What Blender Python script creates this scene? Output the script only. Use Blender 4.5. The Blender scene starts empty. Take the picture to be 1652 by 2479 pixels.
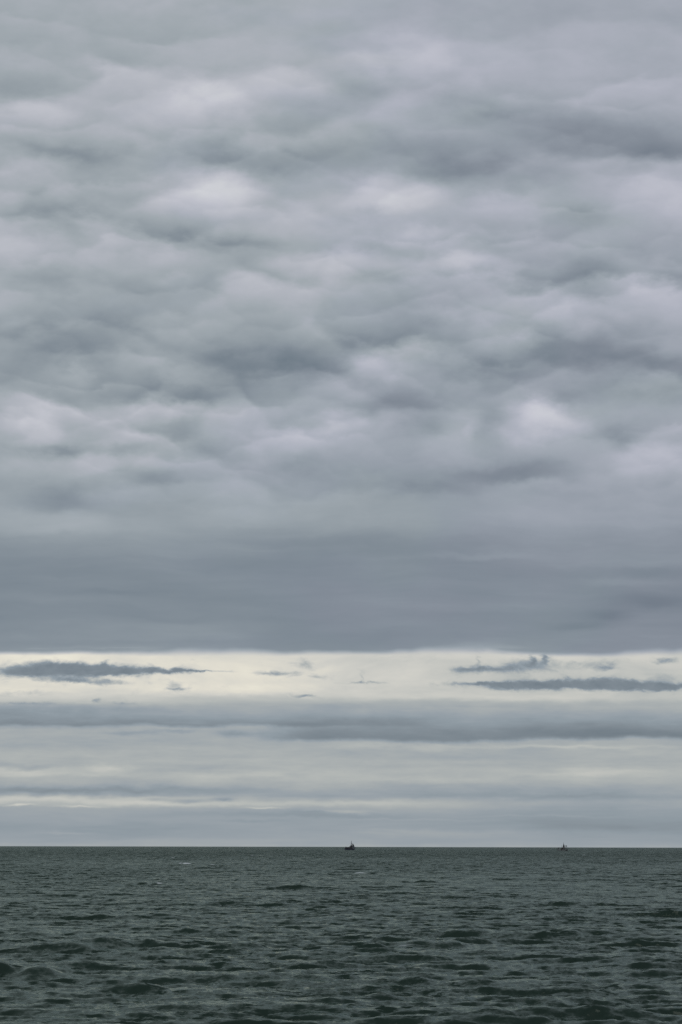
import bpy, bmesh, math, random
import numpy as np
from mathutils import Vector, Matrix

S = bpy.context.scene
C = S.collection

# ------------------------------------------------------------------ camera
PW, PH, F = 1652.0, 2479.0, 2700.0           # photo frame and focal length in photo pixels
CAMH = 6.0
RE = 6.371e6
DIP = math.sqrt(2 * CAMH / RE)
HORX, HORY = 826.0, 2050.3                   # horizon in the middle of the photo
PITCH = math.atan((HORY - PH / 2) / F) - DIP
ROLL = math.radians(-0.128)
cam_d = bpy.data.cameras.new('camera')
cam_d.sensor_fit = 'VERTICAL'
cam_d.sensor_height = 36.0
cam_d.lens = 36.0 * F / PH
cam_d.clip_start = 0.5
cam_d.clip_end = 40000.0
cam = bpy.data.objects.new('camera', cam_d)
C.objects.link(cam)
cam.location = (0, 0, CAMH)
RM = (Matrix.Rotation(math.pi / 2 + PITCH, 3, 'X') @ Matrix.Rotation(-ROLL, 3, 'Z'))
cam.rotation_euler = RM.to_euler()
S.camera = cam


def ray(px, py):
    d = RM @ Vector((px - PW / 2, PH / 2 - py, -F))
    return d.normalized()


def uv(px, py):                              # direction -> sky coordinates x/y, z/y
    d = ray(px, py)
    return d.x / d.y, d.z / d.y


def ground(px, py, z=0.0):
    d = ray(px, py)
    h = CAMH - z
    t = h / -d.z
    for _ in range(12):
        r2 = (d.x ** 2 + d.y ** 2) * t * t
        t = (h + r2 / (2 * RE)) / -d.z
    return d.x * t, d.y * t


# ------------------------------------------------------------------ view + world
S.view_settings.view_transform = 'Standard'
S.view_settings.look = 'None'
S.view_settings.exposure = 0.0
S.view_settings.gamma = 1.0
S.view_settings.use_curve_mapping = False
S.cycles.use_denoising = False
S.cycles.max_bounces = 4
S.cycles.diffuse_bounces = 2
S.cycles.glossy_bounces = 3

SUN_EL, SUN_AZ = math.radians(40), math.radians(165)      # behind the camera, veiled by the clouds

W = bpy.data.worlds.new('World')
S.world = W
W.use_nodes = True
NT = W.node_tree
NT.nodes.clear()


class NB:
    """small helper to write node maths"""
    def __init__(s, nt):
        s.nt = nt

    def put(s, sock, v):
        if v is None:
            return
        if isinstance(v, bpy.types.NodeSocket):
            s.nt.links.new(v, sock)
        else:
            sock.default_value = v

    def m(s, op, a, b=None, c=None, clamp=False):
        n = s.nt.nodes.new('ShaderNodeMath')
        n.operation = op
        n.use_clamp = clamp
        for i, v in enumerate((a, b, c)):
            s.put(n.inputs[i], v)
        return n.outputs[0]

    def v(s, op, a, b=None, c=None):
        n = s.nt.nodes.new('ShaderNodeVectorMath')
        n.operation = op
        for i, x in enumerate((a, b, c)):
            s.put(n.inputs[i], x)
        return n.outputs['Value'] if op in ('DOT_PRODUCT', 'LENGTH') else n.outputs[0]

    def xyz(s, v):
        n = s.nt.nodes.new('ShaderNodeSeparateXYZ')
        s.put(n.inputs[0], v)
        return n.outputs

    def comb(s, x, y, z=0.0):
        n = s.nt.nodes.new('ShaderNodeCombineXYZ')
        for i, q in enumerate((x, y, z)):
            s.put(n.inputs[i], q)
        return n.outputs[0]

    def noise(s, vec, scale, detail=4, rough=0.5, dist=0.0, col=False):
        n = s.nt.nodes.new('ShaderNodeTexNoise')
        n.noise_dimensions = '3D'
        s.put(n.inputs['Vector'], vec)
        n.inputs['Scale'].default_value = scale
        n.inputs['Detail'].default_value = detail
        n.inputs['Roughness'].default_value = rough
        n.inputs['Distortion'].default_value = dist
        return n.outputs['Color' if col else 'Fac']

    def maprange(s, v, a, b, c=0.0, d=1.0, smooth=True):
        n = s.nt.nodes.new('ShaderNodeMapRange')
        n.interpolation_type = 'SMOOTHSTEP' if smooth else 'LINEAR'
        n.clamp = True
        s.put(n.inputs[0], v)
        for i, q in enumerate((a, b, c, d)):
            s.put(n.inputs[1 + i], q)
        return n.outputs[0]

    def curve(s, v, pts):
        n = s.nt.nodes.new('ShaderNodeFloatCurve')
        cv = n.mapping.curves[0]
        while len(cv.points) > 2:
            cv.points.remove(cv.points[1])
        pts = sorted(pts)
        cv.points[0].location = pts[0]
        cv.points[1].location = pts[-1]
        for p in pts[1:-1]:
            cv.points.new(*p)
        for p in cv.points:
            p.handle_type = 'AUTO_CLAMPED'
        n.mapping.update()
        s.put(n.inputs['Value'], v)
        return n.outputs[0]

    def ramp(s, v, stops):
        n = s.nt.nodes.new('ShaderNodeValToRGB')
        r = n.color_ramp
        r.elements[0].position = stops[0][0]
        r.elements[0].color = (*stops[0][1], 1)
        r.elements[1].position = stops[-1][0]
        r.elements[1].color = (*stops[-1][1], 1)
        for p, c in stops[1:-1]:
            e = r.elements.new(p)
            e.color = (*c, 1)
        s.put(n.inputs[0], v)
        return n.outputs[0]

    def mix(s, f, a, b):
        n = s.nt.nodes.new('ShaderNodeMix')
        n.data_type = 'RGBA'
        s.put(n.inputs[0], f)
        s.put(n.inputs[6], a)
        s.put(n.inputs[7], b)
        return n.outputs[2]


def lin(c):
    return tuple(((x / 255) / 12.92 if x / 255 <= 0.04045 else ((x / 255 + 0.055) / 1.055) ** 2.4) for x in c)


N = NB(NT)
HUMP1, HUMP2 = 0.092, 0.034
tc = NT.nodes.new('ShaderNodeTexCoord')
D = N.v('NORMALIZE', tc.outputs['Generated'])
dx, dy, dz = N.xyz(D)
ay = N.m('MAXIMUM', N.m('ABSOLUTE', dy), 0.2)
U = N.m('DIVIDE', dx, ay)
zc = N.m('MAXIMUM', dz, 0.0)
V = N.m('DIVIDE', zc, ay)

# cloud-plane coordinates: foreshorten towards the horizon as a real cloud deck does
zq = N.m('ADD', zc, 0.11)
Q = N.comb(N.m('DIVIDE', dx, zq), N.m('DIVIDE', dy, zq), 0.0)

# turbulence that ragged-edges every cloud (weaker far away)
wn = N.noise(Q, 2.3, 5, 0.55, 0.0, col=True)
wn = N.v('SUBTRACT', wn, (0.5, 0.5, 0.5))
wx, wy, wz = N.xyz(wn)
wamp = N.m('MULTIPLY_ADD', V, 0.10, 0.003)
UW = N.m('MULTIPLY_ADD', wx, N.m('MULTIPLY', wamp, 1.5), U)
VW = N.m('MULTIPLY_ADD', wy, wamp, V)
puff = N.noise(N.comb(U, N.m('MULTIPLY', V, 1.5), 2.2), 13.0, 5, 0.58, 0.0, col=True)
px_, py_, pz_ = N.xyz(N.v('SUBTRACT', puff, (0.5, 0.5, 0.5)))
pamp = N.maprange(V, 0.17, 0.42, 0.010, 0.055)
UW = N.m('MULTIPLY_ADD', px_, pamp, UW)
VW = N.m('MULTIPLY_ADD', py_, N.m('MULTIPLY', pamp, 0.9), VW)
P = N.comb(UW, VW, 0.0)

# finer isotropic curling for the small cloud scraps low over the sea
fine = N.noise(N.comb(N.m('MULTIPLY', U, 1.0), N.m('MULTIPLY', V, 2.4), 0.3), 26.0, 5, 0.6, 0.0, col=True)
fine = N.v('SUBTRACT', fine, (0.5, 0.5, 0.5))
fx, fy, fz = N.xyz(fine)
PF = N.comb(N.m('MULTIPLY_ADD', fx, 0.030, U), N.m('MULTIPLY_ADD', fy, 0.010, V), 0.0)


def cell(px, py, rx, ry, pos, rot=0.0):
    u, v = uv(px, py)
    u2, _ = uv(px + rx, py)
    _, v2 = uv(px, py - ry)
    su, sv = 1.0 / abs(u2 - u), 1.0 / abs(v2 - v)
    return N.v('MULTIPLY_ADD', pos, (su, sv, 0), (-u * su, -v * sv, 0))


def soft(acc, px, py, rx, ry, amp, pos=None):
    """one soft patch of lighter or darker cloud"""
    w = cell(px, py, rx, ry, pos or P)
    g = N.m('POWER', 0.3679, N.v('DOT_PRODUCT', w, w))
    return N.m('MULTIPLY_ADD', g, amp, acc)


def billow(acc, px, py, rx, ry, amp):
    """a cumulus hump: crisp bright top, fading into a darker base"""
    w = cell(px, py, rx, ry, P)
    d2 = N.v('DOT_PRODUCT', w, w)
    d4 = N.m('MULTIPLY', d2, d2)
    g = N.m('POWER', 0.3679, N.m('MULTIPLY', d4, d2) if amp > 37 / 255 else d4)
    shade = N.v('DOT_PRODUCT', w, (0, 0.45 * amp, 0))
    return N.m('MULTIPLY_ADD', g, N.m('ADD', shade, amp * 0.55), acc)


# --- the high deck. All tones are display tones /255, turned into light at the end
def vy(py, x=826):
    return uv(x, py)[1]


VMAX = 1.0
deck_pts = [(-400, 170), (0, 169), (90, 172), (190, 173), (290, 171), (380, 166), (470, 174), (560, 168), (640, 168), (720, 165),
            (800, 159), (880, 155), (940, 155), (1010, 166), (1090, 165), (1160, 159), (1230, 156),
            (1300, 145), (1350, 138), (1420, 136), (1500, 136), (1560, 139), (1590, 143)]
deck = N.curve(N.m('MINIMUM', V, VMAX), [(min(VMAX, vy(y)), l / 255) for y, l in deck_pts] + [(0.0, 143 / 255)])
L = N.m('ADD', deck, 0.0)
k = 1 / 255
BILLOWS = [
    (655, 240, 135, 44, 26), (560, 262, 90, 34, 12), (450, 285, 110, 44, 20), (80, 280, 110, 34, 24), (95, 418, 105, 42, 24),
    (490, 478, 130, 54, 22), (535, 440, 60, 36, 14), (10, 500, 40, 34, 18), (800, 490, 110, 34, 12), (965, 462, 130, 44, 34), (900, 500, 110, 40, 10), (980, 140, 110, 42, 18),
    (790, 652, 120, 34, 26), (690, 690, 130, 40, 16), (1155, 652, 85, 32, 34), (1060, 660, 130, 24, 12), (1270, 672, 60, 20, 10), (415, 672, 60, 22, 16), (385, 785, 52, 26, 20), (510, 800, 60, 26, 10),
    (1045, 772, 58, 18, 18), (1195, 840, 80, 40, 28), (1270, 828, 50, 22, 12), (1390, 770, 120, 30, 14), (900, 905, 80, 26, 30), (1000, 918, 60, 22, 14), (140, 925, 75, 52, 22), (165, 905, 40, 26, 14), (40, 950, 80, 40, 8),
    (340, 998, 130, 34, 34), (430, 1005, 60, 26, 12), (545, 1045, 80, 46, 24), (90, 1028, 50, 34, 24), (20, 1015, 34, 24, 16), (1305, 1028, 105, 52, 30), (1318, 992, 55, 34, 22), (1370, 1030, 90, 40, 14), (1230, 1050, 60, 30, 10),
    (780, 1065, 70, 40, 20), (845, 1040, 50, 28, 16), (1095, 1070, 70, 40, 14), (1135, 1035, 18, 20, 14), (1610, 935, 90, 22, 20), (1640, 1050, 50, 20, 18), (1590, 1125, 90, 44, 30), (1500, 1160, 80, 40, 10),
    (225, 1120, 44, 34, 18), (330, 1150, 120, 34, 14), (60, 1120, 70, 30, 12), (1480, 190, 120, 40, 8), (1560, 470, 120, 60, 12), (1240, 500, 90, 30, 10), (1030, 580, 90, 24, 12), (1200, 590, 90, 26, 12), (1400, 615, 60, 20, 8),
    (60, 785, 40, 22, 14), (1590, 650, 90, 26, 18), (300, 1198, 90, 20, 12), (120, 1262, 160, 24, 14), (540, 1250, 80, 22, 12), (590, 1150, 160, 30, 10),
]
SOFTS = [
    (620, 375, 200, 34, -24), (170, 520, 110, 36, -22), (330, 575, 120, 26, -14), (560, 572, 150, 20, -16),
    (200, 355, 130, 22, -16), (60, 190, 100, 26, -10), (1130, 260, 130, 40, -16), (1370, 300, 200, 40, -20),
    (1170, 410, 170, 48, -26), (1560, 370, 110, 50, -16), (1400, 520, 90, 24, -12), (880, 215, 80, 26, -12),
    (520, 30, 120, 22, -8), (960, 345, 200, 24, -10), (200, 810, 150, 54, -24), (120, 680, 130, 30, -12), (640, 900, 190, 34, -28),
    (420, 955, 130, 22, -24), (700, 865, 160, 30, -10), (1430, 690, 70, 40, -18), (1130, 905, 170, 24, -18),
    (1350, 850, 130, 40, -22), (1560, 870, 130, 26, -18), (1000, 990, 80, 44, -16), (1180, 1030, 50, 50, -16),
    (1390, 950, 60, 26, -12), (1510, 1060, 50, 40, -18), (1230, 1150, 130, 30, -24), (1030, 1190, 120, 26, -16),
    (160, 1200, 100, 36, -16), (400, 1160, 100, 18, -12), (720, 1120, 90, 26, -8), (480, 1110, 90, 22, -10), (140, 1085, 100, 14, -18),
    (300, 1080, 90, 16, -12), (880, 1000, 90, 24, -12), (1420, 1260, 200, 30, 8), (560, 1200, 160, 26, 6),
    (800, 1310, 300, 16, -4), (1180, 1350, 170, 8, 8), (260, 1440, 110, 10, -8), (1580, 1455, 110, 20, -16),
    (1460, 1490, 60, 17, -16), (1380, 1512, 70, 8, -8), (1500, 1410, 120, 12, 6), (1560, 1385, 120, 12, -7),
    (1100, 560, 120, 26, 10), (60, 590, 90, 40, 14), (360, 880, 90, 22, 8), (1300, 1180, 120, 16, 12), (900, 600, 60, 20, -10),
    (980, 700, 80, 16, -6), (100, 1280, 200, 14, 8), (880, 850, 90, 16, -12),
]
for b in BILLOWS:
    L = billow(L, b[0], b[1], b[2] * 1.1, b[3] * 1.3, b[4] * k * 1.0)
for b in SOFTS:
    L = soft(L, b[0], b[1], b[2], b[3], b[4] * k * 1.12)
# free cloud texture over the whole deck, quieter in the smooth base near the gap
n1 = N.noise(Q, 1.55, 7, 0.52, 0.4)
namp = N.maprange(V, 0.20, 0.36, 0.075, 0.15)
L = N.m('MULTIPLY_ADD', N.m('SUBTRACT', n1, 0.5), namp, L)
n2 = N.noise(N.v('MULTIPLY', Q, (1.0, 1.0, 1.0)), 4.6, 5, 0.5, 0.2)
namp2 = N.maprange(V, 0.20, 0.36, 0.03, 0.05)
L = N.m('MULTIPLY_ADD', N.m('SUBTRACT', n2, 0.5), namp2, L)
L = N.m('MULTIPLY_ADD', pz_, N.maprange(V, 0.22, 0.36, 0.02, 0.10), L)
# the deck is a field of cumulus humps: each cell runs from a shaded base up to a bright top,
# where it stands against the base of the cell behind; cells shrink with perspective
vp = N.m('ADD', V, 0.30)
GX = N.m('DIVIDE', U, vp)
GY = N.m('MULTIPLY', N.m('LOGARITHM', vp, math.e), 1.65)


def humps(scale, seed, warp, smooth):
    wv = N.noise(N.comb(GX, GY, seed), scale * 0.9, 5, 0.52, 0.0, col=True)
    wv = N.v('MULTIPLY', N.v('SUBTRACT', wv, (0.5, 0.5, 0.5)), (warp / scale, warp / scale, 0))
    p_ = N.v('MULTIPLY', N.v('ADD', N.comb(GX, GY, 0.0), wv), (scale, scale * 1.05, 0.0))
    p_ = N.v('ADD', p_, (seed * 3.1, seed * 1.7, 0.0))
    vo = NT.nodes.new('ShaderNodeTexVoronoi')
    vo.voronoi_dimensions = '2D'
    vo.feature = 'SMOOTH_F1'
    N.put(vo.inputs['Vector'], p_)
    vo.inputs['Scale'].default_value = 1.0
    vo.inputs['Smoothness'].default_value = smooth
    vo.inputs['Randomness'].default_value = 1.0
    dlt = N.v('SUBTRACT', p_, vo.outputs['Position'])
    return N.v('DOT_PRODUCT', dlt, (0.0, 1.0, 0.0)), vo.outputs['Distance']


h1, d1 = humps(7.6, 3.7, 1.35, 0.48)
h2, d2_ = humps(17.0, 5.6, 1.4, 0.5)
hm = N.maprange(V, 0.27, 0.40, 0.03, 1.0)
hm = N.m('MULTIPLY', hm, N.maprange(V, 0.62, 0.95, 1.0, 0.55))
patch = N.maprange(N.noise(N.comb(GX, GY, 8.8), 2.6, 2, 0.5), 0.35, 0.62, 0.45, 1.25)
hm = N.m('MULTIPLY', hm, patch)
L = N.m('MULTIPLY_ADD', N.m('MULTIPLY', h1, hm), HUMP1, L)
L = N.m('MULTIPLY_ADD', N.m('MULTIPLY', h2, hm), HUMP2, L)
# faint horizontal striation in the smooth base
st = N.noise(N.comb(N.m('MULTIPLY', U, 5.0), N.m('MULTIPLY', VW, 60.0), 1.7), 1.0, 4, 0.5)
L = N.m('MULTIPLY_ADD', N.m('SUBTRACT', st, 0.5), N.maprange(V, 0.24, 0.36, 0.10, 0.012), L)

# --- the low sky: bright gap, band of stratus, thin layers down to the sea
low_pts = [(1480, 218), (1600, 219), (1660, 218), (1682, 212), (1700, 200), (1722, 186), (1745, 176), (1770, 169), (1788, 167),
           (1800, 168), (1830, 172), (1850, 170), (1866, 175), (1885, 173), (1905, 164), (1922, 159), (1934, 168), (1948, 171),
           (1962, 164), (1985, 159), (2010, 156), (2030, 158), (2045, 163), (2052, 165)]
VL = vy(1480)
low = N.curve(N.m('DIVIDE', N.m('ADD', V, N.m('MULTIPLY', fy, 0.006)), VL), [(max(0.0, vy(y) / VL), l / 255) for y, l in low_pts])
LOWS = [
    (150, 1712, 330, 12, -14, 0), (1500, 1770, 300, 14, -6, 0), (600, 1690, 250, 8, -10, 0), (900, 1705, 500, 10, -6, 0),
    (1350, 1700, 400, 10, -8, 0), (1200, 1690, 300, 10, 12, 0), (320, 1773, 60, 5, -14, 0), (430, 1771, 45, 4, -14, 0),
    (580, 1776, 40, 7, -18, 0),
    (260, 1860, 60, 9, 18, 0), (60, 1866, 100, 6, 14, 0), (150, 1874, 200, 5, 8, 0), (640, 1878, 250, 7, 9, 0), (1000, 1888, 300, 7, 8, 0), (560, 1858, 120, 8, -7, 0), (720, 1876, 30, 6, -10, 0),
    (180, 1912, 420, 8, -18, 0), (60, 1854, 90, 6, -12, 0), (1400, 1875, 140, 6, 12, 0), (1390, 1862, 60, 5, 8, 0),
    (1480, 1868, 160, 6, 6, 0), (1100, 1830, 300, 10, -5, 0), (1350, 1808, 300, 4, 14, 0), (1050, 1812, 60, 8, 10, 0), (900, 1806, 80, 5, 8, 0),
    (150, 1935, 330, 9, 26, 0), (440, 1946, 230, 7, 22, 0), (45, 1950, 34, 3, 34, 0), (190, 1953, 50, 2.5, 24, 0), (640, 1957, 45, 3, 26, 0),
    (850, 1945, 200, 7, 14, 0), (840, 1966, 60, 4, 16, 0), (1450, 1960, 330, 30, -12, 0), (1450, 1995, 300, 22, -9, 0), (1300, 1930, 400, 8, -10, 0), (760, 1968, 50, 3, -8, 0),
    (460, 1941, 60, 6, -28, 1), (545, 1935, 22, 5, -24, 1), (375, 1936, 30, 4, -16, 1), (700, 1975, 300, 6, -8, 0),
    (260, 2000, 260, 10, -6, 0), (1100, 2020, 400, 10, 8, 0), (700, 2035, 400, 8, 4, 0), (1300, 1975, 200, 3, 5, 0), (1000, 1983, 200, 3, 5, 0), (620, 1988, 90, 4, -8, 0), (160, 2016, 60, 3, 8, 0),
    (1100, 1655, 300, 20, -2, 0), (500, 1665, 200, 14, 8, 0), (1450, 1630, 500, 60, -22, 0), (1000, 1600, 300, 14, -8, 0), (150, 1670, 300, 20, 8, 0), (300, 1640, 400, 30, 5, 0),
]
for b in LOWS:
    low = soft(low, b[0], b[1], b[2], b[3], b[4] * k, PF)
# the long bank of stratus under the gap: dark crisp base, fading upwards, lumpy top
bn = N.m('SUBTRACT', N.noise(N.comb(N.m('MULTIPLY', U, 16.0), N.m('MULTIPLY', V, 30.0), 3.3), 1.0, 5, 0.6), 0.5)


def stratus(y_left, y_right, x_lo, x_hi, amp, fade_up, soft_lo):
    u0, v0 = uv(100, y_left)
    u1, v1 = uv(1552, y_right)
    sl = (v1 - v0) / (u1 - u0)
    t = N.m('SUBTRACT', V, N.m('MULTIPLY_ADD', U, sl, v0 - sl * u0))
    t = N.m('MULTIPLY_ADD', bn, 0.011, t)
    b_ = N.m('MULTIPLY', N.maprange(t, -soft_lo, soft_lo * 1.6), N.m('POWER', 0.3679, N.m('MAXIMUM', N.m('DIVIDE', t, fade_up), 0.0)))
    uu = N.m('MULTIPLY_ADD', bn, 0.10, U)
    w_ = N.maprange(uu, uv(x_lo, 1780)[0], uv(x_hi, 1780)[0])
    return N.m('MULTIPLY', N.m('MULTIPLY', b_, w_), -amp / 255)


low = N.m('ADD', low, stratus(1757, 1757, 1250, 500, 34, 0.016, 0.0016))
low = N.m('ADD', low, stratus(1800, 1789, 560, 800, 43, 0.024, 0.0022))
low = N.m('ADD', low, stratus(1764, 1752, 820, 300, 10, 0.006, 0.001))
top = N.m('MULTIPLY_ADD', bn, 0.022, V)
topm = N.maprange(top, vy(1722), vy(1694), 1.0, 0.0)
low = N.m('MULTIPLY_ADD', N.m('MULTIPLY', topm, N.maprange(V, vy(1760), vy(1720))), N.maprange(U, -0.05, -0.25, -2 / 255, -14 / 255), low)
# uneven glow and thin veils in the gap
veil = N.m('SUBTRACT', N.noise(N.comb(N.m('MULTIPLY', U, 6.0), N.m('MULTIPLY', V, 26.0), 6.4), 1.0, 6, 0.6, 0.5), 0.5)
low = N.m('MULTIPLY_ADD', veil, N.maprange(V, vy(1700), vy(1670), 0.0, 0.30), low)
lt = N.noise(N.comb(N.m('MULTIPLY', U, 22.0), N.m('MULTIPLY', V, 110.0), 7.7), 1.0, 5, 0.62, 0.2)
low = N.m('MULTIPLY_ADD', N.m('SUBTRACT', lt, 0.5), N.m('MULTIPLY', N.maprange(V, 0.125, 0.15, 0.09, 0.0), N.maprange(V, 0.01, 0.05)), low)
ls = N.noise(N.comb(N.m('MULTIPLY', U, 9.0), N.m('MULTIPLY', V, 95.0), 4.4), 1.0, 5, 0.55, 0.3)
low = N.m('MULTIPLY_ADD', N.m('SUBTRACT', ls, 0.5), N.maprange(V, 0.125, 0.15, 0.09, 0.012), low)

# ragged dark scraps of cloud hanging in the gap
SCR = [
    (30, 1629, 60, 13, 1.0), (110, 1620, 80, 20, 1.25), (200, 1624, 90, 16, 1.2), (300, 1623, 110, 11, 1.05), (410, 1624, 70, 6, 0.9),
    (490, 1625, 60, 2.6, 0.6), (275, 1653, 55, 7, 0.72), (180, 1647, 70, 6, 0.6), (258, 1608, 10, 8, 0.5), (420, 1658, 22, 16, 0.42), (430, 1668, 36, 4, 0.42),
    (60, 1680, 60, 8, 0.3),
    (735, 1608, 30, 11, 0.5), (700, 1630, 60, 5, 0.36), (770, 1640, 30, 6, 0.38), (735, 1686, 40, 5, 0.62), (650, 1630, 40, 7, 0.34),
    (885, 1654, 60, 3, 0.5), (880, 1640, 7, 14, 0.36), (1118, 1624, 34, 10, 0.75), (1170, 1620, 60, 8, 0.66), (1245, 1616, 42, 19, 0.85),
    (1310, 1608, 44, 18, 0.62), (1380, 1614, 34, 14, 0.4), (1455, 1608, 40, 14, 0.52), (1475, 1618, 26, 5, 0.45), (1612, 1602, 28, 9, 0.66),
    (1160, 1600, 8, 14, 0.45), (1290, 1595, 8, 14, 0.5), (1322, 1590, 9, 14, 0.55), (1160, 1655, 80, 4.5, 0.9), (1260, 1660, 110, 11, 1.15), (1400, 1655, 130, 12, 1.25), (1520, 1660, 120, 11, 1.15),
    (1640, 1662, 90, 10, 1.15), (1480, 1644, 40, 8, 0.7), (1370, 1642, 10, 8, 0.4), (1600, 1640, 40, 10, 0.3), (232, 1694, 14, 7, 0.62), (300, 1703, 40, 6, 0.55), (40, 1703, 80, 5, 0.55), (140, 1706, 80, 5, 0.45),
]
rag = N.noise(N.comb(U, N.m('MULTIPLY', V, 1.9), 5.5), 60.0, 6, 0.65, 0.3, col=True)
rx_, ry_, rz_ = N.xyz(N.v('SUBTRACT', rag, (0.5, 0.5, 0.5)))
PR = N.comb(N.m('MULTIPLY_ADD', rx_, 0.022, N.m('MULTIPLY_ADD', fx, 0.010, U)), N.m('MULTIPLY_ADD', ry_, 0.009, V), 0.0)
sc = N.m('MULTIPLY', rz_, 1.3)
for b in SCR:
    sc = soft(sc, b[0], b[1], b[2], b[3], b[4] * (1.3 if b[4] < 0.7 else 1.0), PR)
scm = N.maprange(sc, 0.06, 1.05)
scrap_tone = N.m('MULTIPLY_ADD', rx_, 0.16, N.maprange(sc, 0.5, 1.5, 158 / 255, 132 / 255))
scm = N.m('MULTIPLY', scm, N.maprange(V, vy(1715), vy(1700)))
scn = NT.nodes.new('ShaderNodeMix')
scn.data_type = 'FLOAT'
N.put(scn.inputs[0], scm)
N.put(scn.inputs[2], low)
N.put(scn.inputs[3], scrap_tone)
low = scn.outputs[0]

# the flat lower edge of the deck
edge = N.m('MULTIPLY_ADD', N.m('SUBTRACT', N.noise(N.comb(N.m('MULTIPLY', U, 7.0), 0.2, 0.0), 1.0, 3, 0.6), 0.5), 0.007, V)
edge = N.m('MULTIPLY_ADD', fy, 0.0025, edge)
vb = vy(1584)
ew = N.maprange(N.noise(N.comb(N.m('MULTIPLY', U, 9.0), 0.7, 3.0), 1.0, 3, 0.6), 0.40, 0.66, 0.0035, 0.009)
dm = N.maprange(edge, vb - 0.0022, N.m('ADD', ew, vb))
dm = N.m('MULTIPLY', dm, N.m('SUBTRACT', 1.0, N.m('MULTIPLY', N.maprange(st, 0.56, 0.72), N.maprange(V, vb + 0.016, vb, 0.0, 0.25))))
mx = NT.nodes.new('ShaderNodeMix')
mx.data_type = 'FLOAT'
N.put(mx.inputs[0], dm)
N.put(mx.inputs[2], low)
N.put(mx.inputs[3], L)
TONE = N.m('MULTIPLY', mx.outputs[0], N.maprange(dz, 0.66, 0.95, 1.0, 0.84))

# tone -> light. Cool slate shadows, lavender-grey highlights, cream in the gap
stops = [(100, (92, 106, 118)), (122, (117, 129, 139)), (138, (132, 142, 152)), (152, (147, 157, 165)), (166, (160, 169, 177)),
         (180, (175, 180, 191)), (196, (193, 195, 205)), (208, (205, 207, 214)), (222, (220, 221, 225)), (240, (238, 238, 238))]
cool = N.ramp(TONE, [(a / 255, lin(c)) for a, c in stops])
stops2 = [(100, (92, 106, 117)), (122, (118, 129, 139)), (138, (133, 143, 151)), (152, (149, 158, 164)), (166, (163, 171, 176)),
          (180, (178, 182, 189)), (196, (195, 197, 204)), (208, (207, 209, 213)), (222, (220, 222, 224)), (240, (238, 239, 238))]
green = N.ramp(TONE, [(a / 255, lin(c)) for a, c in stops2])
stops3 = [(100, (97, 105, 119)), (122, (121, 129, 141)), (138, (135, 142, 153)), (152, (149, 156, 167)), (166, (164, 169, 180)),
          (180, (178, 181, 193)), (196, (196, 197, 208)), (208, (208, 208, 216)), (222, (221, 221, 227)), (240, (238, 238, 240))]
lav = N.ramp(TONE, [(a / 255, lin(c)) for a, c in stops3])
hue = N.noise(N.comb(N.m('MULTIPLY', U, 1.0), N.m('MULTIPLY', V, 2.2), 9.1), 7.0, 3, 0.5)
hue = N.m('MULTIPLY_ADD', U, 0.75, hue)
col = N.mix(N.maprange(hue, 0.62, 0.36, 0.0, 0.7), cool, green)
col = N.mix(N.maprange(hue, 0.46, 0.76, 0.0, 0.75), col, lav)
stops4 = [(100, (94, 106, 116)), (122, (114, 125, 134)), (138, (129, 139, 147)), (152, (144, 155, 163)), (160, (153, 162, 169)), (170, (166, 172, 174)),
          (182, (180, 184, 182)), (196, (196, 197, 192)), (208, (208, 207, 200)), (222, (226, 222, 209)), (240, (244, 240, 222))]
lowc = N.ramp(TONE, [(a / 255, lin(c)) for a, c in stops4])
col = N.mix(dm, lowc, col)
# the clear sky above the clouds, seen thinly through them
sky = NT.nodes.new('ShaderNodeTexSky')
sky.sky_type = 'NISHITA'
sky.sun_disc = False
sky.sun_elevation = SUN_EL
sky.sun_rotation = SUN_AZ
sky.air_density = 1.0
sky.dust_density = 2.0
sky.ozone_density = 1.0
bg1 = NT.nodes.new('ShaderNodeBackground')      # Nishita sky
NT.links.new(sky.outputs[0], bg1.inputs[0])
bg1.inputs[1].default_value = 0.06
bg2 = NT.nodes.new('ShaderNodeBackground')      # cloud deck
NT.links.new(col, bg2.inputs[0])
bg2.inputs[1].default_value = 1.0
ms = NT.nodes.new('ShaderNodeMixShader')
ms.inputs[0].default_value = 0.96
NT.links.new(bg1.outputs[0], ms.inputs[1])
NT.links.new(bg2.outputs[0], ms.inputs[2])
out = NT.nodes.new('ShaderNodeOutputWorld')
NT.links.new(ms.outputs[0], out.inputs[0])
W.cycles.sampling_method = 'MANUAL'
W.cycles.sample_map_resolution = 512

# ------------------------------------------------------------------ sun behind the overcast
sl = bpy.data.lights.new('sun', 'SUN')
sl.energy = 0.5
sl.angle = math.radians(40)
sl.color = (1.0, 0.97, 0.92)
so = bpy.data.objects.new('sun', sl)
C.objects.link(so)
sd = Vector((math.sin(SUN_AZ) * math.cos(SUN_EL), math.cos(SUN_AZ) * math.cos(SUN_EL), math.sin(SUN_EL)))
so.rotation_euler = sd.to_track_quat('Z', 'Y').to_euler()
so.location = (0, 0, 50)


# ------------------------------------------------------------------ materials
def principled(name, base, rough=0.5, metal=0.0, vary=0.15, scale=3.0):
    m = bpy.data.materials.new(name)
    m.use_nodes = True
    nb = NB(m.node_tree)
    p = m.node_tree.nodes['Principled BSDF']
    p.inputs['Roughness'].default_value = rough
    p.inputs['Metallic'].default_value = metal
    t = m.node_tree.nodes.new('ShaderNodeTexCoord')
    f = nb.noise(t.outputs['Object'], scale, 5, 0.6)
    lo = tuple(x * (1 - vary) for x in base)
    hi = tuple(min(1, x * (1 + vary)) for x in base)
    c = nb.mix(f, (*lo, 1), (*hi, 1))
    m.node_tree.links.new(c, p.inputs['Base Color'])
    return m


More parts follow.
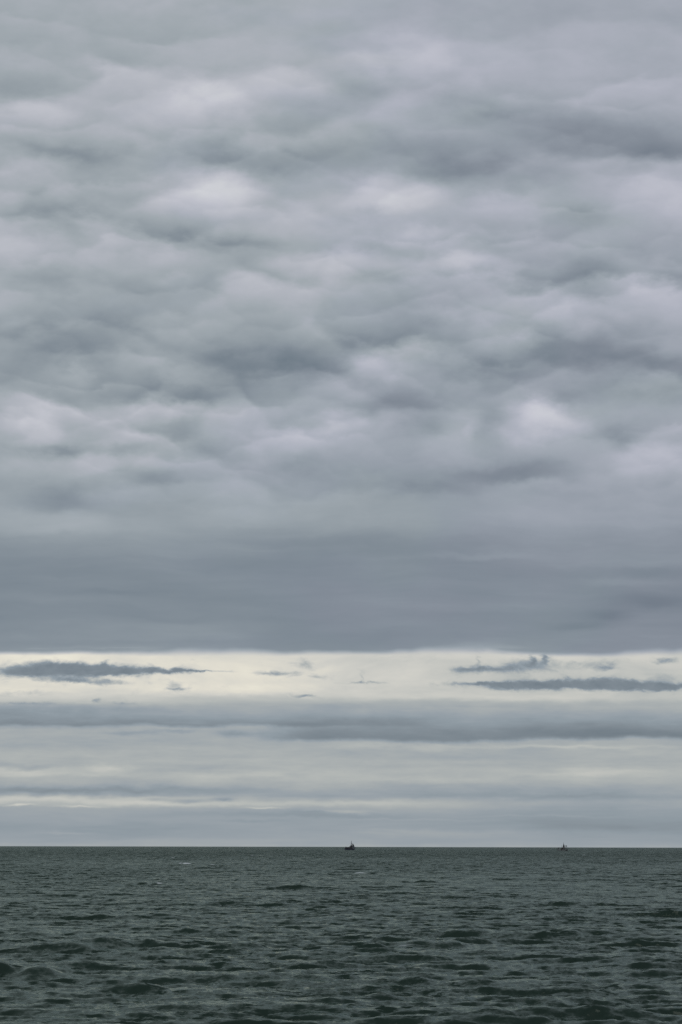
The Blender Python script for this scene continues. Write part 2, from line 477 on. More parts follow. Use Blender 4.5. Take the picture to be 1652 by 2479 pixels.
# ------------------------------------------------------------------ the sea
rng = np.random.default_rng(11)


def spectrum_tile(Lt, n, peaks, lmin, lmax, seed):
    """height + choppy displacement of a periodic patch of wind sea"""
    r = np.random.default_rng(seed)
    kx = np.fft.fftfreq(n, Lt / n) * 2 * np.pi
    KX, KY = np.meshgrid(kx, kx, indexing='xy')
    K = np.hypot(KX, KY)
    K[0, 0] = 1e9
    lam = 2 * np.pi / K
    th = np.arctan2(KY, KX)
    h = np.zeros((n, n))
    for (lp, th0, spread, hs) in peaks:
        kp = 2 * np.pi / lp
        Sp = np.exp(-0.74 * (kp / K) ** 2) / K ** 4
        c = np.cos(th - th0)
        Dn = np.where(c > 0, np.abs(c) ** spread, 0) + 0.02
        A2 = Sp * Dn
        h = h + A2 / A2.sum() * (hs / 4) ** 2
    band = (lam >= lmin) & (lam < lmax)
    soft_lo = np.clip((lam - lmin) / (lmin * 0.5), 0, 1)
    soft_hi = np.clip((lmax * 1.2 - lam) / (lmax * 0.4), 0, 1)
    h = h * band * soft_lo * soft_hi
    amp = np.sqrt(h)
    g = (r.standard_normal((n, n)) + 1j * r.standard_normal((n, n))) / np.sqrt(2)
    H = amp * g
    sc_ = n * n * np.sqrt(2)
    z = np.fft.ifft2(H).real * sc_
    dX = np.fft.ifft2(-1j * KX / K * H).real * sc_
    dY = np.fft.ifft2(-1j * KY / K * H).real * sc_
    return z.astype(np.float32), dX.astype(np.float32), dY.astype(np.float32)


def sample(tile, Lt, X, Y):
    n = tile[0].shape[0]
    fx_ = (X / Lt % 1.0) * n
    fy_ = (Y / Lt % 1.0) * n
    i0 = np.floor(fx_).astype(np.int32)
    j0 = np.floor(fy_).astype(np.int32)
    a = (fx_ - i0).astype(np.float32)
    b = (fy_ - j0).astype(np.float32)
    i0 %= n
    j0 %= n
    i1 = (i0 + 1) % n
    j1 = (j0 + 1) % n
    res = []
    for T in tile:
        res.append((T[j0, i0] * (1 - a) + T[j0, i1] * a) * (1 - b) + (T[j1, i0] * (1 - a) + T[j1, i1] * a) * b)
    return res


WD = math.radians(-98)          # waves roll towards the camera
peaksA = [(23.0, WD, 30, 0.32), (6.0, WD + 0.12, 10, 0.24)]
TA, LA = spectrum_tile(611.0, 1536, peaksA, 2.6, 90.0, 5), 611.0
TB, LB = spectrum_tile(47.0, 1024, peaksA, 0.16, 2.6, 8), 47.0

# crests the photograph shows: photo x, y, half length (px), height (m), width (m)
RIDGES = [
    (20, 2345, 85, 0.8, 1.5), (130, 2210, 150, 0.42, 1.3), (300, 2214, 150, 0.38, 1.2), (430, 2212, 60, 0.3, 1.0), (125, 2164, 90, 0.40, 1.2),
    (150, 2293, 90, 0.36, 1.3), (290, 2287, 90, 0.38, 1.2), (717, 2146, 65, 0.42, 1.2), (495, 2200, 50, 0.45, 1.1), (255, 2179, 28, 0.35, 0.9),
    (480, 2247, 70, 0.3, 0.9), (450, 2320, 90, 0.26, 0.8), (325, 2380, 60, 0.2, 0.7), (130, 2408, 28, 0.2, 0.5), (785, 2183, 70, 0.4, 1.1),
    (503, 2101, 35, 0.45, 1.4), (950, 2266, 60, 0.32, 0.9), (1010, 2285, 90, 0.38, 1.3), (1130, 2273, 90, 0.42, 1.0), (1087, 2252, 100, 0.36, 1.0),
    (1380, 2257, 120, 0.4, 1.1), (1460, 2264, 60, 0.35, 0.9), (1570, 2211, 130, 0.45, 1.3), (1375, 2187, 80, 0.4, 1.1), (1555, 2280, 55, 0.33, 0.9),
    (1400, 2438, 150, 0.24, 0.8), (1180, 2449, 120, 0.2, 0.7), (860, 2390, 60, 0.24, 0.8), (1200, 2162, 70, 0.4, 1.1), (1005, 2134, 60, 0.42, 1.2),
    (985, 2358, 60, 0.22, 0.7), (370, 2138, 70, 0.4, 1.1), (1420, 2134, 50, 0.4, 1.2), (1250, 2084, 50, 0.4, 1.4), (770, 2325, 60, 0.25, 0.8),
    (600, 2290, 60, 0.26, 0.9), (1300, 2400, 60, 0.18, 0.6), (60, 2190, 40, 0.3, 1.0), (880, 2113, 40, 0.4, 1.2), (452, 2092, 40, 0.4, 1.3),
    (1640, 2110, 50, 0.35, 1.2), (200, 2330, 50, 0.25, 0.8), (1560, 2330, 80, 0.2, 0.7), (700, 2225, 50, 0.3, 0.9),
]
# white water: photo x, y, half length (px), half width (m), strength
FOAM = [
    (450, 2091, 10, 1.1, 1.7), (438, 2092, 5, 1.0, 1.0), (872, 2113, 10, 0.9, 2.0), (1130, 2270, 30, 0.2, 0.6), (1095, 2272, 24, 0.16, 0.45), (388, 2138, 10, 0.5, 0.6),
    (419, 2076, 5, 1.0, 0.7), (610, 2072, 4, 1.1, 0.7), (680, 2071, 4, 1.2, 0.8), (1215, 2063, 4, 1.6, 0.7), (1415, 2070, 4, 1.2, 0.7),
    (515, 2095, 8, 0.6, 0.5), (980, 2285, 24, 0.16, 0.35),
]


def ridge_height(X, Y):
    Z = np.zeros_like(X)
    Fm = np.zeros_like(X)
    wob = 0.5 * np.sin(X * 0.45 + Y * 0.03) + 0.3 * np.sin(X * 1.1 + 1.3) + 0.22 * np.sin(X * 2.7 + 0.4) + 0.10 * np.sin(X * 6.1 + Y)
    for (px, py, hl, hh, wd) in RIDGES:
        gx, gy = ground(px, py, 0.25)
        sx = 1.25 * hl * math.hypot(gx, gy) / F
        wd = wd * 0.8
        m = (np.abs(Y - gy) < 6 * wd) & (np.abs(X - gx) < 3 * sx)
        if not m.any():
            continue
        xx = (X[m] - gx) / sx
        yy = (Y[m] - gy - wob[m] * wd * 0.6) / wd
        prof = np.where(yy < 0, np.exp(-(yy / 0.75) ** 2), np.exp(-(yy / 1.7) ** 2))
        lump = 0.75 + 0.25 * np.sin(X[m] * 1.9 / max(wd, .5) + px) * np.cos(X[m] * 0.7 + py)
        Z[m] += 1.0 * hh * np.exp(-np.abs(xx) ** 2.4) * prof * lump
    for (px, py, hl, wd, s) in FOAM:
        gx, gy = ground(px, py, 0.3)
        sx = hl * math.hypot(gx, gy) / F
        m = (np.abs(Y - gy) < 5 * wd) & (np.abs(X - gx) < 4 * sx)
        if not m.any():
            continue
        q = ((X[m] - gx) / sx) ** 2 + ((Y[m] - gy) / wd) ** 2
        Fm[m] = np.maximum(Fm[m], s * np.exp(-q))
        if gy > 150:
            Z[m] += (0.6 if gy > 300 else 0.25) * np.exp(-q * 0.4)
    return Z, Fm


def steps(a, b, f_):
    r = [a]
    while r[-1] < b:
        r.append(r[-1] + f_(r[-1]))
    return r


def spacing(d):
    s = d * d / (CAMH * 1115 * 1.6)
    if d < 260:
        return max(0.07, min(s, 0.30))
    if d < 700:
        return 0.30 + (d - 260) / 440 * 0.35
    if d < 2500:
        return 0.65 + (d - 700) / 1800 * 2.5
    return 3.15 + (d - 2500) / 6000 * 20


Rr = np.array(steps(26.0, 11500.0, spacing))
HALF = math.radians(21)
Th = np.linspace(-HALF, HALF, 940)
print('sea rows', len(Rr), 'cols', len(Th), 'verts', len(Rr) * len(Th))


BOATS = [ground(848, 2057.8), ground(1364, 2060.2)]


def build_sea():
    nr, nt = len(Rr), len(Th)
    co = np.empty((nr, nt, 3), np.float32)
    foam = np.empty((nr, nt), np.float32)
    sT, cT = np.sin(Th), np.cos(Th)
    for s0 in range(0, nr, 400):
        r_ = Rr[s0:s0 + 400][:, None]
        X = r_ * sT[None]
        Y = r_ * cT[None]
        # rotate the two patches differently so the tiling never lines up
        ca, sa = math.cos(0.06), math.sin(0.06)
        za, xa, ya = sample(TA, LA, X * ca - Y * sa, X * sa + Y * ca)
        zb, xb, yb = sample(TB, LB, X, Y)
        fade = np.clip(2.1 - r_ / 900.0, 1.0, 1.8)
        gust = 0.85 + 0.5 * np.sin(X * 0.035 + 1.0) * np.sin(Y * 0.021 + X * .01)
        rz, fm = ridge_height(X, Y)
        off = 1 + 0.7 * np.clip((r_ - 120) / 700.0, 0, 1)
        for (bx, by) in BOATS:
            calm = 1 - 0.85 * np.exp(-(((X - bx) / 22) ** 2 + ((Y - by + 30) / 60) ** 2) ** 2)
            za, zb = za * calm, zb * calm
        z = za * off + zb * gust * fade + rz
        co[s0:s0 + 400, :, 0] = X + 0.95 * xa + 0.7 * xb * fade
        co[s0:s0 + 400, :, 1] = Y + 0.95 * ya + 0.7 * yb * fade - 1.0 * za * off - 1.5 * zb * fade - 0.25 * rz   # lean towards the shore
        co[s0:s0 + 400, :, 2] = z - r_ * r_ / (2 * RE)
        foam[s0:s0 + 400] = fm
    co = co.reshape(-1, 3)
    idx = np.arange(nr * nt, dtype=np.int32).reshape(nr, nt)
    quads = np.stack([idx[:-1, :-1], idx[:-1, 1:], idx[1:, 1:], idx[1:, :-1]], -1).reshape(-1, 4)
    # the calmer rest of the sea, outside the picture: a coarse sheet under the edges
    th2 = np.linspace(HALF - 0.01, 2 * math.pi - HALF + 0.01, 160)
    rr2 = np.array([0.5, 4, 8, 13, 20, 30, 45, 70, 110, 180, 300, 500, 900, 1600, 3000, 5500, 8500, 11500])
    a = rr2[:, None]
    X2, Y2 = a * np.sin(th2)[None], a * np.cos(th2)[None]
    c2 = np.stack([X2, Y2, -0.25 - a * a / (2 * RE) + 0 * X2], -1).reshape(-1, 3)
    i2 = (np.arange(len(rr2) * len(th2), dtype=np.int32) + len(co)).reshape(len(rr2), len(th2))
    q2 = np.stack([i2[:-1, :-1], i2[:-1, 1:], i2[1:, 1:], i2[1:, :-1]], -1).reshape(-1, 4)
    # near sheet under the camera, inside the view sector
    th3 = np.linspace(-HALF - 0.01, HALF + 0.01, 30)
    rr3 = np.array([0.5, 4, 8, 13, 20, 27.5])
    a = rr3[:, None]
    X3, Y3 = a * np.sin(th3)[None], a * np.cos(th3)[None]
    c3 = np.stack([X3, Y3, -0.3 + 0 * X3], -1).reshape(-1, 3)
    i3 = (np.arange(len(rr3) * len(th3), dtype=np.int32) + len(co) + len(c2)).reshape(len(rr3), len(th3))
    q3 = np.stack([i3[:-1, :-1], i3[:-1, 1:], i3[1:, 1:], i3[1:, :-1]], -1).reshape(-1, 4)
    allc = np.concatenate([co, c2, c3]).astype(np.float32)
    allq = np.concatenate([quads, q2, q3]).astype(np.int32)[:, ::-1]
    me = bpy.data.meshes.new('sea')
    me.vertices.add(len(allc))
    me.vertices.foreach_set('co', allc.ravel())
    me.loops.add(allq.size)
    me.loops.foreach_set('vertex_index', np.ascontiguousarray(allq).ravel())
    me.polygons.add(len(allq))
    me.polygons.foreach_set('loop_start', np.arange(0, allq.size, 4, dtype=np.int32))
    me.polygons.foreach_set('use_smooth', np.ones(len(allq), bool))
    me.update(calc_edges=True)
    at = me.attributes.new('foam', 'FLOAT', 'POINT')
    fa = np.zeros(len(allc), np.float32)
    fa[:nr * nt] = foam.ravel()
    at.data.foreach_set('value', fa)
    return me


def sea_material():
    m = bpy.data.materials.new('sea_water')
    m.use_nodes = True
    nt = m.node_tree
    nb = NB(nt)
    nt.nodes.remove(nt.nodes['Principled BSDF'])
    g = nt.nodes.new('ShaderNodeNewGeometry')
    pos = g.outputs['Position']
    # body colour: dark green water with slow patches of murkier water
    big = nb.noise(nb.v('MULTIPLY', pos, (0.02, 0.008, 0.0)), 1.0, 3, 0.5)
    c = nb.mix(big, (*lin((29, 45, 37)), 1), (*lin((38, 51, 44)), 1))
    # foam
    at = nt.nodes.new('ShaderNodeAttribute')
    at.attribute_name = 'foam'
    fn = nb.noise(nb.v('MULTIPLY', pos, (1.3, 2.2, 3.5)), 1.0, 5, 0.7)
    fm = nb.maprange(nb.m('MULTIPLY_ADD', nb.m('SUBTRACT', fn, 0.5), 0.9, at.outputs['Fac']), 0.22, 0.45)
    fm = nb.m('MULTIPLY', fm, nb.maprange(at.outputs['Fac'], 0.05, 0.25))
    c = nb.mix(fm, c, (0.62, 0.65, 0.66, 1))
    # small waves and ripples: each tilts the surface by its own random slope
    gn = g.outputs['Normal']
    w1 = nb.v('SUBTRACT', nb.noise(nb.v('MULTIPLY', pos, (0.9, 1.3, 1.0)), 1.0, 4, 0.65, 0.3, col=True), (0.5, 0.5, 0.5))
    w2 = nb.v('SUBTRACT', nb.noise(nb.v('MULTIPLY', pos, (5.0, 7.0, 5.0)), 1.0, 3, 0.6, 0.0, col=True), (0.5, 0.5, 0.5))
    # steep little wavelets on the windward side, in patches
    w3 = nb.noise(nb.v('MULTIPLY', pos, (1.0, 2.0, 1.0)), 1.0, 6, 0.68, 0.3)
    w4 = nb.noise(nb.v('MULTIPLY', pos, (0.22, 0.30, 0.2)), 1.0, 3, 0.55, 0.2)
    steep = nb.m('MULTIPLY', nb.maprange(nb.m('MULTIPLY_ADD', w4, 0.5, w3), 0.80, 0.93), -0.75)
    tilt = nb.v('ADD', nb.v('MULTIPLY', w1, (0.4, 0.7, 0.0)), nb.v('MULTIPLY', w2, (0.5, 0.75, 0.0)))
    tilt = nb.v('ADD', tilt, nb.comb(0.0, steep, 0.0))
    dist = nb.v('LENGTH', pos)
    offshore = nb.maprange(dist, 60.0, 900.0, 1.0, 2.2)
    wind = nb.maprange(nb.noise(nb.v('MULTIPLY', pos, (0.030, 0.055, 0.0)), 1.0, 4, 0.6, 0.5), 0.35, 0.65, 0.62, 1.35)
    offshore = nb.m('MULTIPLY', offshore, wind)
    tilt = nb.v('MULTIPLY', tilt, nb.comb(offshore, offshore, 0.0))
    tilt = nb.v('ADD', tilt, nb.comb(0.0, nb.maprange(dist, 100.0, 900.0, 0.0, -0.21), 0.0))
    nn = nb.v('NORMALIZE', nb.v('ADD', gn, tilt))
    body = nt.nodes.new('ShaderNodeBsdfDiffuse')
    nt.links.new(c, body.inputs['Color'])
    nt.links.new(nn, body.inputs['Normal'])
    surf = nt.nodes.new('ShaderNodeBsdfGlossy')
    surf.distribution = 'GGX'
    surf.inputs['Color'].default_value = (0.87, 0.98, 0.90, 1)
    surf.inputs['Roughness'].default_value = 0.14
    nt.links.new(nn, surf.inputs['Normal'])
    # Fresnel reflectance of water, widened by the slopes too small to model
    cv = nb.m('MAXIMUM', nb.v('DOT_PRODUCT', nn, g.outputs['Incoming']), 0.0)
    cw = nb.m('MINIMUM', nb.m('SQRT', nb.m('MULTIPLY_ADD', cv, cv, 0.017)), 1.0)
    fres = nb.m('MULTIPLY_ADD', nb.m('POWER', nb.m('SUBTRACT', 1.0, cw), 5.0), 0.98, 0.02)
    mxs = nt.nodes.new('ShaderNodeMixShader')
    nt.links.new(nb.m('MULTIPLY', fres, nb.m('MULTIPLY_ADD', fm, -0.8, 1.0)), mxs.inputs[0])
    nt.links.new(body.outputs[0], mxs.inputs[1])
    nt.links.new(surf.outputs[0], mxs.inputs[2])
    nt.links.new(mxs.outputs[0], nt.nodes['Material Output'].inputs['Surface'])
    return m


sea = bpy.data.objects.new('sea', build_sea())
C.objects.link(sea)
sea.data.materials.append(sea_material())
sea['kind'] = 'structure'
sea['label'] = 'choppy dark green sea under the cloudy sky'

# ------------------------------------------------------------------ the two fishing boats
M_DARKHULL = principled('dark_hull_paint', (0.012, 0.016, 0.035), 0.55, 0, 0.3, 1.5)
M_DARK = principled('dark_steel', (0.018, 0.018, 0.022), 0.6, 0, 0.3, 2.0)
M_SHADEDHOUSE = principled('shaded_white_paint', (0.07, 0.08, 0.095), 0.6, 0, 0.2, 1.5)  # white house in shade: the shade is put into this grey base colour
M_PALEHULL = principled('pale_hull_paint', (0.15, 0.165, 0.17), 0.55, 0, 0.2, 1.2)
M_DECK = principled('worn_deck', (0.05, 0.045, 0.04), 0.8, 0, 0.3, 3.0)
M_GLASS = principled('window_glass', (0.01, 0.012, 0.015), 0.15, 0, 0.1, 1.0)
M_RUST = principled('rusty_steel', (0.05, 0.028, 0.02), 0.75, 0, 0.4, 4.0)
M_NET = principled('heaped_net', (0.02, 0.022, 0.025), 0.95, 0, 0.5, 8.0)
M_DARKGREY = principled('dark_grey_paint', (0.03, 0.035, 0.04), 0.6, 0, 0.2, 2.0)  # plain dark grey, for the blocks on the hull and the fore gantry


def mesh_obj(name, bm, mat, parent, bevel=0.0, smooth=False):
    if bevel:
        bmesh.ops.bevel(bm, geom=list(bm.edges), offset=bevel, segments=2, affect='EDGES', profile=0.6)
    bmesh.ops.recalc_face_normals(bm, faces=list(bm.faces))
    me = bpy.data.meshes.new(name)
    bm.to_mesh(me)
    bm.free()
    if smooth:
        for p in me.polygons:
            p.use_smooth = True
    o = bpy.data.objects.new(name, me)
    C.objects.link(o)
    me.materials.append(mat)
    o.parent = parent
    return o


def box(bm, x0, x1, y0, y1, z0, z1, tx=1.0, ty=1.0, sh=0.0):
    """box; tx, ty shrink the top, sh shears the top along x"""
    cx, cy = (x0 + x1) / 2, (y0 + y1) / 2
    vs = []
    for z, kx_, ky_, s_ in ((z0, 1, 1, 0), (z1, tx, ty, sh)):
        for (x, y) in ((x0, y0), (x1, y0), (x1, y1), (x0, y1)):
            vs.append(bm.verts.new((cx + (x - cx) * kx_ + s_, cy + (y - cy) * ky_, z)))
    f = [(0, 1, 2, 3), (4, 5, 6, 7), (0, 1, 5, 4), (1, 2, 6, 5), (2, 3, 7, 6), (3, 0, 4, 7)]
    for q in f:
        bm.faces.new([vs[i] for i in q])


def bar(bm, a, b, r0, r1=None, n=8):
    a, b = Vector(a), Vector(b)
    r1 = r0 if r1 is None else r1
    z = (b - a).normalized()
    x = z.orthogonal().normalized()
    y = z.cross(x)
    A, B = [], []
    for i in range(n):
        t = 2 * math.pi * i / n
        o = x * math.cos(t) + y * math.sin(t)
        A.append(bm.verts.new(a + o * r0))
        B.append(bm.verts.new(b + o * r1))
    for i in range(n):
        j = (i + 1) % n
        bm.faces.new((A[i], A[j], B[j], B[i]))
    bm.faces.new(A[::-1])
    bm.faces.new(B)


def hull_mesh(L0, beam, sheer, draft=0.9, deckdrop=0.75, z_lo=0.0):
    """displacement hull, bow towards +x; sheer(t) = gunwale height for t 0 stern .. 1 bow"""
    bm = bmesh.new()
    ns = 22
    rows = []
    for i in range(ns + 1):
        t = i / ns
        if t < 0.35:
            w = 0.82 + 0.18 * math.sin(t / 0.35 * math.pi / 2)
        else:
            s = (t - 0.35) / 0.65
            w = max(0.02, 1 - s ** 2.5)
        g = sheer(t)
        x = -L0 / 2 + L0 * t
        rake = max(0, t - 0.7) / 0.3
        half = beam / 2 * w
        pts = []
        prof = [(0.0, -draft), (0.55, -draft * 0.8), (0.86, -0.1), (0.93, 0.35 * g), (1.0, g), (0.95, g), (0.90, g - deckdrop)]
        for (a, z) in prof:
            hz = (z + draft) / (g + draft)
            xx = x - rake * (1 - hz) * L0 * 0.085 * 1.5
            flare = 1.0 if a < 0.5 else (1 - rake * 0.5 * (1 - hz))
            pts.append((xx, a * half * flare, z))
        ring = [bm.verts.new(p) for p in pts] + [bm.verts.new((p[0], -p[1], p[2])) for p in reversed(pts[1:])]
        rows.append(ring)
    n = len(rows[0])
    for i in range(ns):
        for j in range(n):
            k2 = (j + 1) % n
            bm.faces.new((rows[i][j], rows[i][k2], rows[i + 1][k2], rows[i + 1][j]))
    bm.faces.new(rows[0][::-1])
    bm.faces.new(rows[-1])
    return bm


def window_row(parent, xs, y, z, w, h):
    for x in xs:
        bm = bmesh.new()
        box(bm, x - w / 2, x + w / 2, y - 0.03, y + 0.02, z - h / 2, z + h / 2)
        mesh_obj('window', bm, M_GLASS, parent)


def boat_root(name, px, py, label, rot):
    gx, gy = ground(px, py, 0.0)
    r = bpy.data.objects.new(name, None)
    C.objects.link(r)
    r.location = (gx, gy, -(gx * gx + gy * gy) / (2 * RE) + 0.1)
    r.rotation_euler = (0, 0, rot)
    r['label'] = label
    r['category'] = 'fishing boat'
    r['group'] = 'fishing boats on the horizon'
    r.empty_display_size = 2
    return r, math.hypot(gx, gy)


# --- first boat: dark hull, bow to the right
b1, dist1 = boat_root('fishing_boat', 848, 2057.8, 'dark hulled trawler silhouette with tall mast, near the middle of the horizon', 0.0)
b1.rotation_euler = (0.0, 0.01, math.radians(6))
s1 = lambda t: 1.75 + (0.35 * (1 - t / 0.2) if t < 0.2 else 0) + (1.75 * ((t - 0.55) / 0.45) ** 1.6 if t > 0.55 else 0)
hull = mesh_obj('hull', hull_mesh(14.8, 4.6, s1), M_DARKHULL, b1, smooth=False)
bm = bmesh.new(); box(bm, -6.6, 4.6, -1.9, 1.9, 0.95, 1.15); mesh_obj('deck', bm, M_DECK, b1)
bm = bmesh.new(); box(bm, 3.0, 6.4, -2.28, -2.22, 0.1, 0.12); bm.free()
# wheelhouse
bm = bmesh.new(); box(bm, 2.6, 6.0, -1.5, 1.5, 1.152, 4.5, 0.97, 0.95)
wh = mesh_obj('wheelhouse', bm, M_SHADEDHOUSE, b1, 0.06)
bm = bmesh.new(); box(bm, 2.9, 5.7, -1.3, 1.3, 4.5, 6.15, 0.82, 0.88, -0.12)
ph = mesh_obj('bridge', bm, M_SHADEDHOUSE, b1, 0.06)
window_row(ph, (3.5, 4.15, 4.8), -1.255, 5.45, 0.48, 0.55)
window_row(wh, (3.4, 4.6, 5.4), -1.47, 3.4, 0.4, 0.45)
bm = bmesh.new(); box(bm, 2.95, 5.45, -1.35, 1.35, 6.152, 6.3, 0.98, 0.98); mesh_obj('roof', bm, M_DARK, ph, 0.03)
# engine casing / funnel, dark mass under the mast
bm = bmesh.new()
prof = [(-2.4, 1.153), (2.597, 1.153), (2.597, 5.7), (1.5, 6.0), (0.4, 5.1), (-0.6, 4.3), (-1.6, 3.2), (-2.4, 2.4)]
va = [bm.verts.new((x, -1.3, z)) for x, z in prof]
vb_ = [bm.verts.new((x, 1.3, z)) for x, z in prof]
bm.faces.new(va); bm.faces.new(vb_[::-1])
for i in range(len(prof)):
    j = (i + 1) % len(prof)
    bm.faces.new((va[i], va[j], vb_[j], vb_[i]))
mesh_obj('engine_casing', bm, M_DARK, b1, 0.05)
bm = bmesh.new(); box(bm, 1.2, 2.3, -0.8, 0.8, 5.9, 6.9, 0.7, 0.7, 0.15); mesh_obj('funnel', bm, M_DARK, b1, 0.05)
# mast
bm = bmesh.new()
bar(bm, (1.75, 0, 5.0), (1.65, 0, 12.0), 0.32, 0.16)
bar(bm, (0.6, -0.9, 4.6), (1.66, 0, 9.6), 0.08)
bar(bm, (0.6, 0.9, 4.6), (1.66, 0, 9.6), 0.08)
mast = mesh_obj('mast', bm, M_DARK, b1)
bm = bmesh.new(); bar(bm, (1.7, -0.9, 8.9), (1.7, 0.9, 8.9), 0.10); box(bm, 1.2, 2.25, -0.5, 0.5, 8.2, 9.4, .8, .8); mesh_obj('crow_nest', bm, M_DARK, mast)
bm = bmesh.new(); box(bm, 1.3, 2.0, -0.3, 0.3, 10.7, 11.05); mesh_obj('navigation_light', bm, M_DARK, mast)
bm = bmesh.new(); bar(bm, (1.65, 0, 12.0), (1.62, 0, 13.2), 0.05, 0.03); mesh_obj('antenna', bm, M_DARK, mast)
# radar and searchlight platform
bm = bmesh.new(); box(bm, 3.0, 4.8, -0.8, 0.8, 6.303, 7.7, 0.7, 0.8, -0.1); box(bm, 3.25, 4.0, -0.3, 0.3, 7.6, 8.25, .6, .6)
rd = mesh_obj('radar_platform', bm, M_DARK, b1, 0.04)
bm = bmesh.new(); box(bm, 2.9, 4.3, -0.12, 0.12, 8.27, 8.42); mesh_obj('radar', bm, M_DARK, rd)
bm = bmesh.new(); bar(bm, (4.9, -0.6, 6.3), (4.95, -0.6, 8.0), 0.05, 0.03); mesh_obj('antenna', bm, M_DARK, b1)
# boom running down aft, with the rigging tackle hanging from it
bm = bmesh.new(); bar(bm, (1.0, 0, 6.2), (-2.9, 0, 3.1), 0.14, 0.10); mesh_obj('boom', bm, M_DARK, b1)
bm = bmesh.new()
bar(bm, (1.66, 0, 10.5), (7.0, 0, 3.6), 0.035)
bar(bm, (1.66, 0, 10.5), (-6.2, 0, 3.9), 0.03)
mesh_obj('stay', bm, M_DARK, b1)
# net heap, bulwark clutter
bm = bmesh.new()
bmesh.ops.create_icosphere(bm, subdivisions=3, radius=1.0)
random.seed(3)
for v in bm.verts:
    n_ = 1 + 0.22 * math.sin(v.co.x * 7 + v.co.z * 5) * math.cos(v.co.y * 6)
    v.co = Vector((v.co.x * 1.5 * n_ - 3.2, v.co.y * 1.3 * n_, max(-0.75, v.co.z) * 1.35 * n_ + 2.2))
mesh_obj('net_heap', bm, M_NET, b1, smooth=True)
# stern gantry with net drum
bm = bmesh.new()
for sy in (-1.3, 1.3):
    box(bm, -6.35, -6.0, sy - 0.12, sy + 0.12, 1.0, 3.9)
    box(bm, -4.9, -4.6, sy - 0.12, sy + 0.12, 1.0, 3.4)
    bar(bm, (-6.2, sy, 3.8), (-4.75, sy, 3.3), 0.12)
box(bm, -6.36, -5.99, -1.45, 1.45, 3.903, 4.15)
for sy in (-1.3, 1.3):
    box(bm, -5.99, -4.91, sy - 0.05, sy + 0.05, 1.9, 3.4)
ga = mesh_obj('gantry', bm, M_DARK, b1)
bm = bmesh.new(); bar(bm, (-5.45, -1.1, 2.75), (-5.45, 1.1, 2.75), 0.85, 0.85, 20)
for sy in (-1.14, 1.14):
    bar(bm, (-5.45, sy - 0.04, 2.75), (-5.45, sy + 0.04, 2.75), 1.05, 1.05, 20)
mesh_obj('net_drum', bm, M_NET, ga)
# bow rail and anchor winch
bm = bmesh.new()
for x in (5.9, 6.4, 6.9):
    bar(bm, (x, -0.8 + (x - 5.9) * .5, 2.8), (x, -0.8 + (x - 5.9) * .5, 3.9), 0.05)
bar(bm, (5.9, -0.8, 3.9), (6.95, -0.28, 4.05), 0.05)
mesh_obj('bow_rail', bm, M_DARK, b1)

# --- second boat: pale hull, dark gear on deck, bow to the right
b2, dist2 = boat_root('fishing_boat', 1364, 2060.2, 'pale hulled fishing boat with dark deck gear, at right on the horizon', 0.0)
b2.rotation_euler = (0.0, -0.012, math.radians(-8))
s2 = lambda t: 1.6 + (0.5 * (1 - t / 0.15) if t < 0.15 else 0) + (1.5 * ((t - 0.6) / 0.4) ** 1.5 if t > 0.6 else 0)
mesh_obj('hull', hull_mesh(13.4, 4.2, s2), M_PALEHULL, b2)
bm = bmesh.new(); box(bm, -6.0, 4.0, -1.75, 1.75, 0.8, 1.0); mesh_obj('deck', bm, M_DECK, b2)
bm = bmesh.new(); box(bm, 2.6, 5.4, -2.05, -1.2, 0.3, 1.5, 0.95, 1.0, 0.35); mesh_obj('bow_dark_block', bm, M_DARKGREY, b2, 0.05)  # dark grey block low on the hull side towards the bow
bm = bmesh.new(); box(bm, -2.3, -1.3, -2.16, -1.9, 0.6, 1.5); mesh_obj('side_fender', bm, M_DARKGREY, b2, 0.05)
bm = bmesh.new(); box(bm, -1.6, 2.7, -1.3, 1.3, 1.003, 4.2, 0.8, 0.85); wh = mesh_obj('wheelhouse', bm, M_DARK, b2, 0.06)
bm = bmesh.new(); box(bm, 0.6, 1.3, -1.30, -1.16, 2.9, 3.7); mesh_obj('life_raft', bm, principled('white_canister', (0.5, 0.5, 0.5), 0.5), wh, 0.05)
window_row(wh, (-0.2, 0.3), -1.24, 3.2, 0.35, 0.5)
bm = bmesh.new(); box(bm, -0.2, 2.2, -1.0, 1.0, 4.203, 7.2, 0.55, 0.7, 0.1); ub = mesh_obj('upper_bridge', bm, M_DARK, b2, 0.06)
bm = bmesh.new()
bar(bm, (0.7, -0.5, 6.0), (1.0, 0, 9.2), 0.28, 0.14)
bar(bm, (1.5, 0.5, 6.0), (1.0, 0, 9.2), 0.15, 0.08)
bar(bm, (0.6, 0.5, 6.0), (1.0, 0, 9.2), 0.12, 0.08)
mast = mesh_obj('mast', bm, M_DARK, b2)
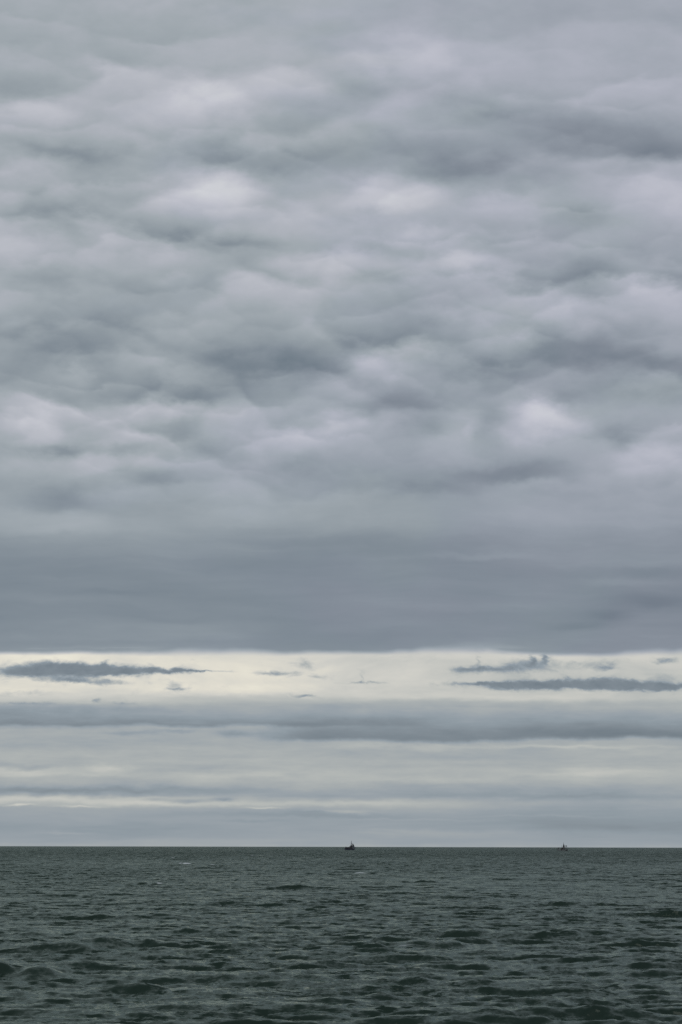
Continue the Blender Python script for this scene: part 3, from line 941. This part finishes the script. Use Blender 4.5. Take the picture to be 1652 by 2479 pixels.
bm = bmesh.new(); box(bm, 0.5, 1.6, -0.35, 0.35, 7.0, 7.8, .6, .6); mesh_obj('radar', bm, M_DARK, mast)
bm = bmesh.new(); bar(bm, (1.0, 0, 9.2), (1.0, 0, 10.4), 0.045, 0.03); mesh_obj('antenna', bm, M_DARK, mast)
bm = bmesh.new(); bar(bm, (-1.6, 0, 1.0), (-1.55, 0, 6.4), 0.14, 0.08); bar(bm, (-1.55, 0, 5.6), (-0.3, 0, 4.3), 0.08); mesh_obj('aft_mast', bm, M_DARK, b2)
bm = bmesh.new(); box(bm, -3.2, -1.603, -1.0, 1.0, 1.004, 3.1, 0.8, 0.9, 0.1); mesh_obj('winch_house', bm, M_RUST, b2, 0.05)
bm = bmesh.new()
for sy in (-1.3, 1.3):
    box(bm, -6.2, -5.5, sy - 0.15, sy + 0.15, 0.9, 4.0)
    box(bm, -5.3, -4.3, sy - 0.12, sy + 0.12, 3.1, 3.8)
box(bm, -6.25, -4.3, -1.1, 1.1, 3.2, 4.05, 0.95, 0.95)
ga = mesh_obj('gantry', bm, M_DARK, b2)
bm = bmesh.new(); box(bm, -6.5, -5.7, -1.0, 1.0, 0.6, 2.9); mesh_obj('stern_ramp', bm, M_DARK, b2, 0.05)
bm = bmesh.new()
for x in (3.0, 3.9, 4.7):
    bar(bm, (x, -0.7, 2.2), (x, -0.7, 6.2), 0.10)
    bar(bm, (x, 0.7, 2.2), (x, 0.7, 6.2), 0.10)
box(bm, 2.9, 4.85, -0.9, 0.9, 5.3, 6.3, .95, .95)
mesh_obj('fore_gantry', bm, M_DARKGREY, b2)
bm = bmesh.new()
for x in (4.6, 5.2, 5.8, 6.2):
    bar(bm, (x, -1.1 + (x - 4.6) * .5, 2.2), (x, -1.1 + (x - 4.6) * .5, 3.5), 0.05)
bar(bm, (4.6, -1.1, 3.3), (6.25, -0.3, 3.6), 0.05)
mesh_obj('bow_rail', bm, M_DARK, b2)
bpy.context.view_layer.update()
print('boat distances', dist1, dist2)
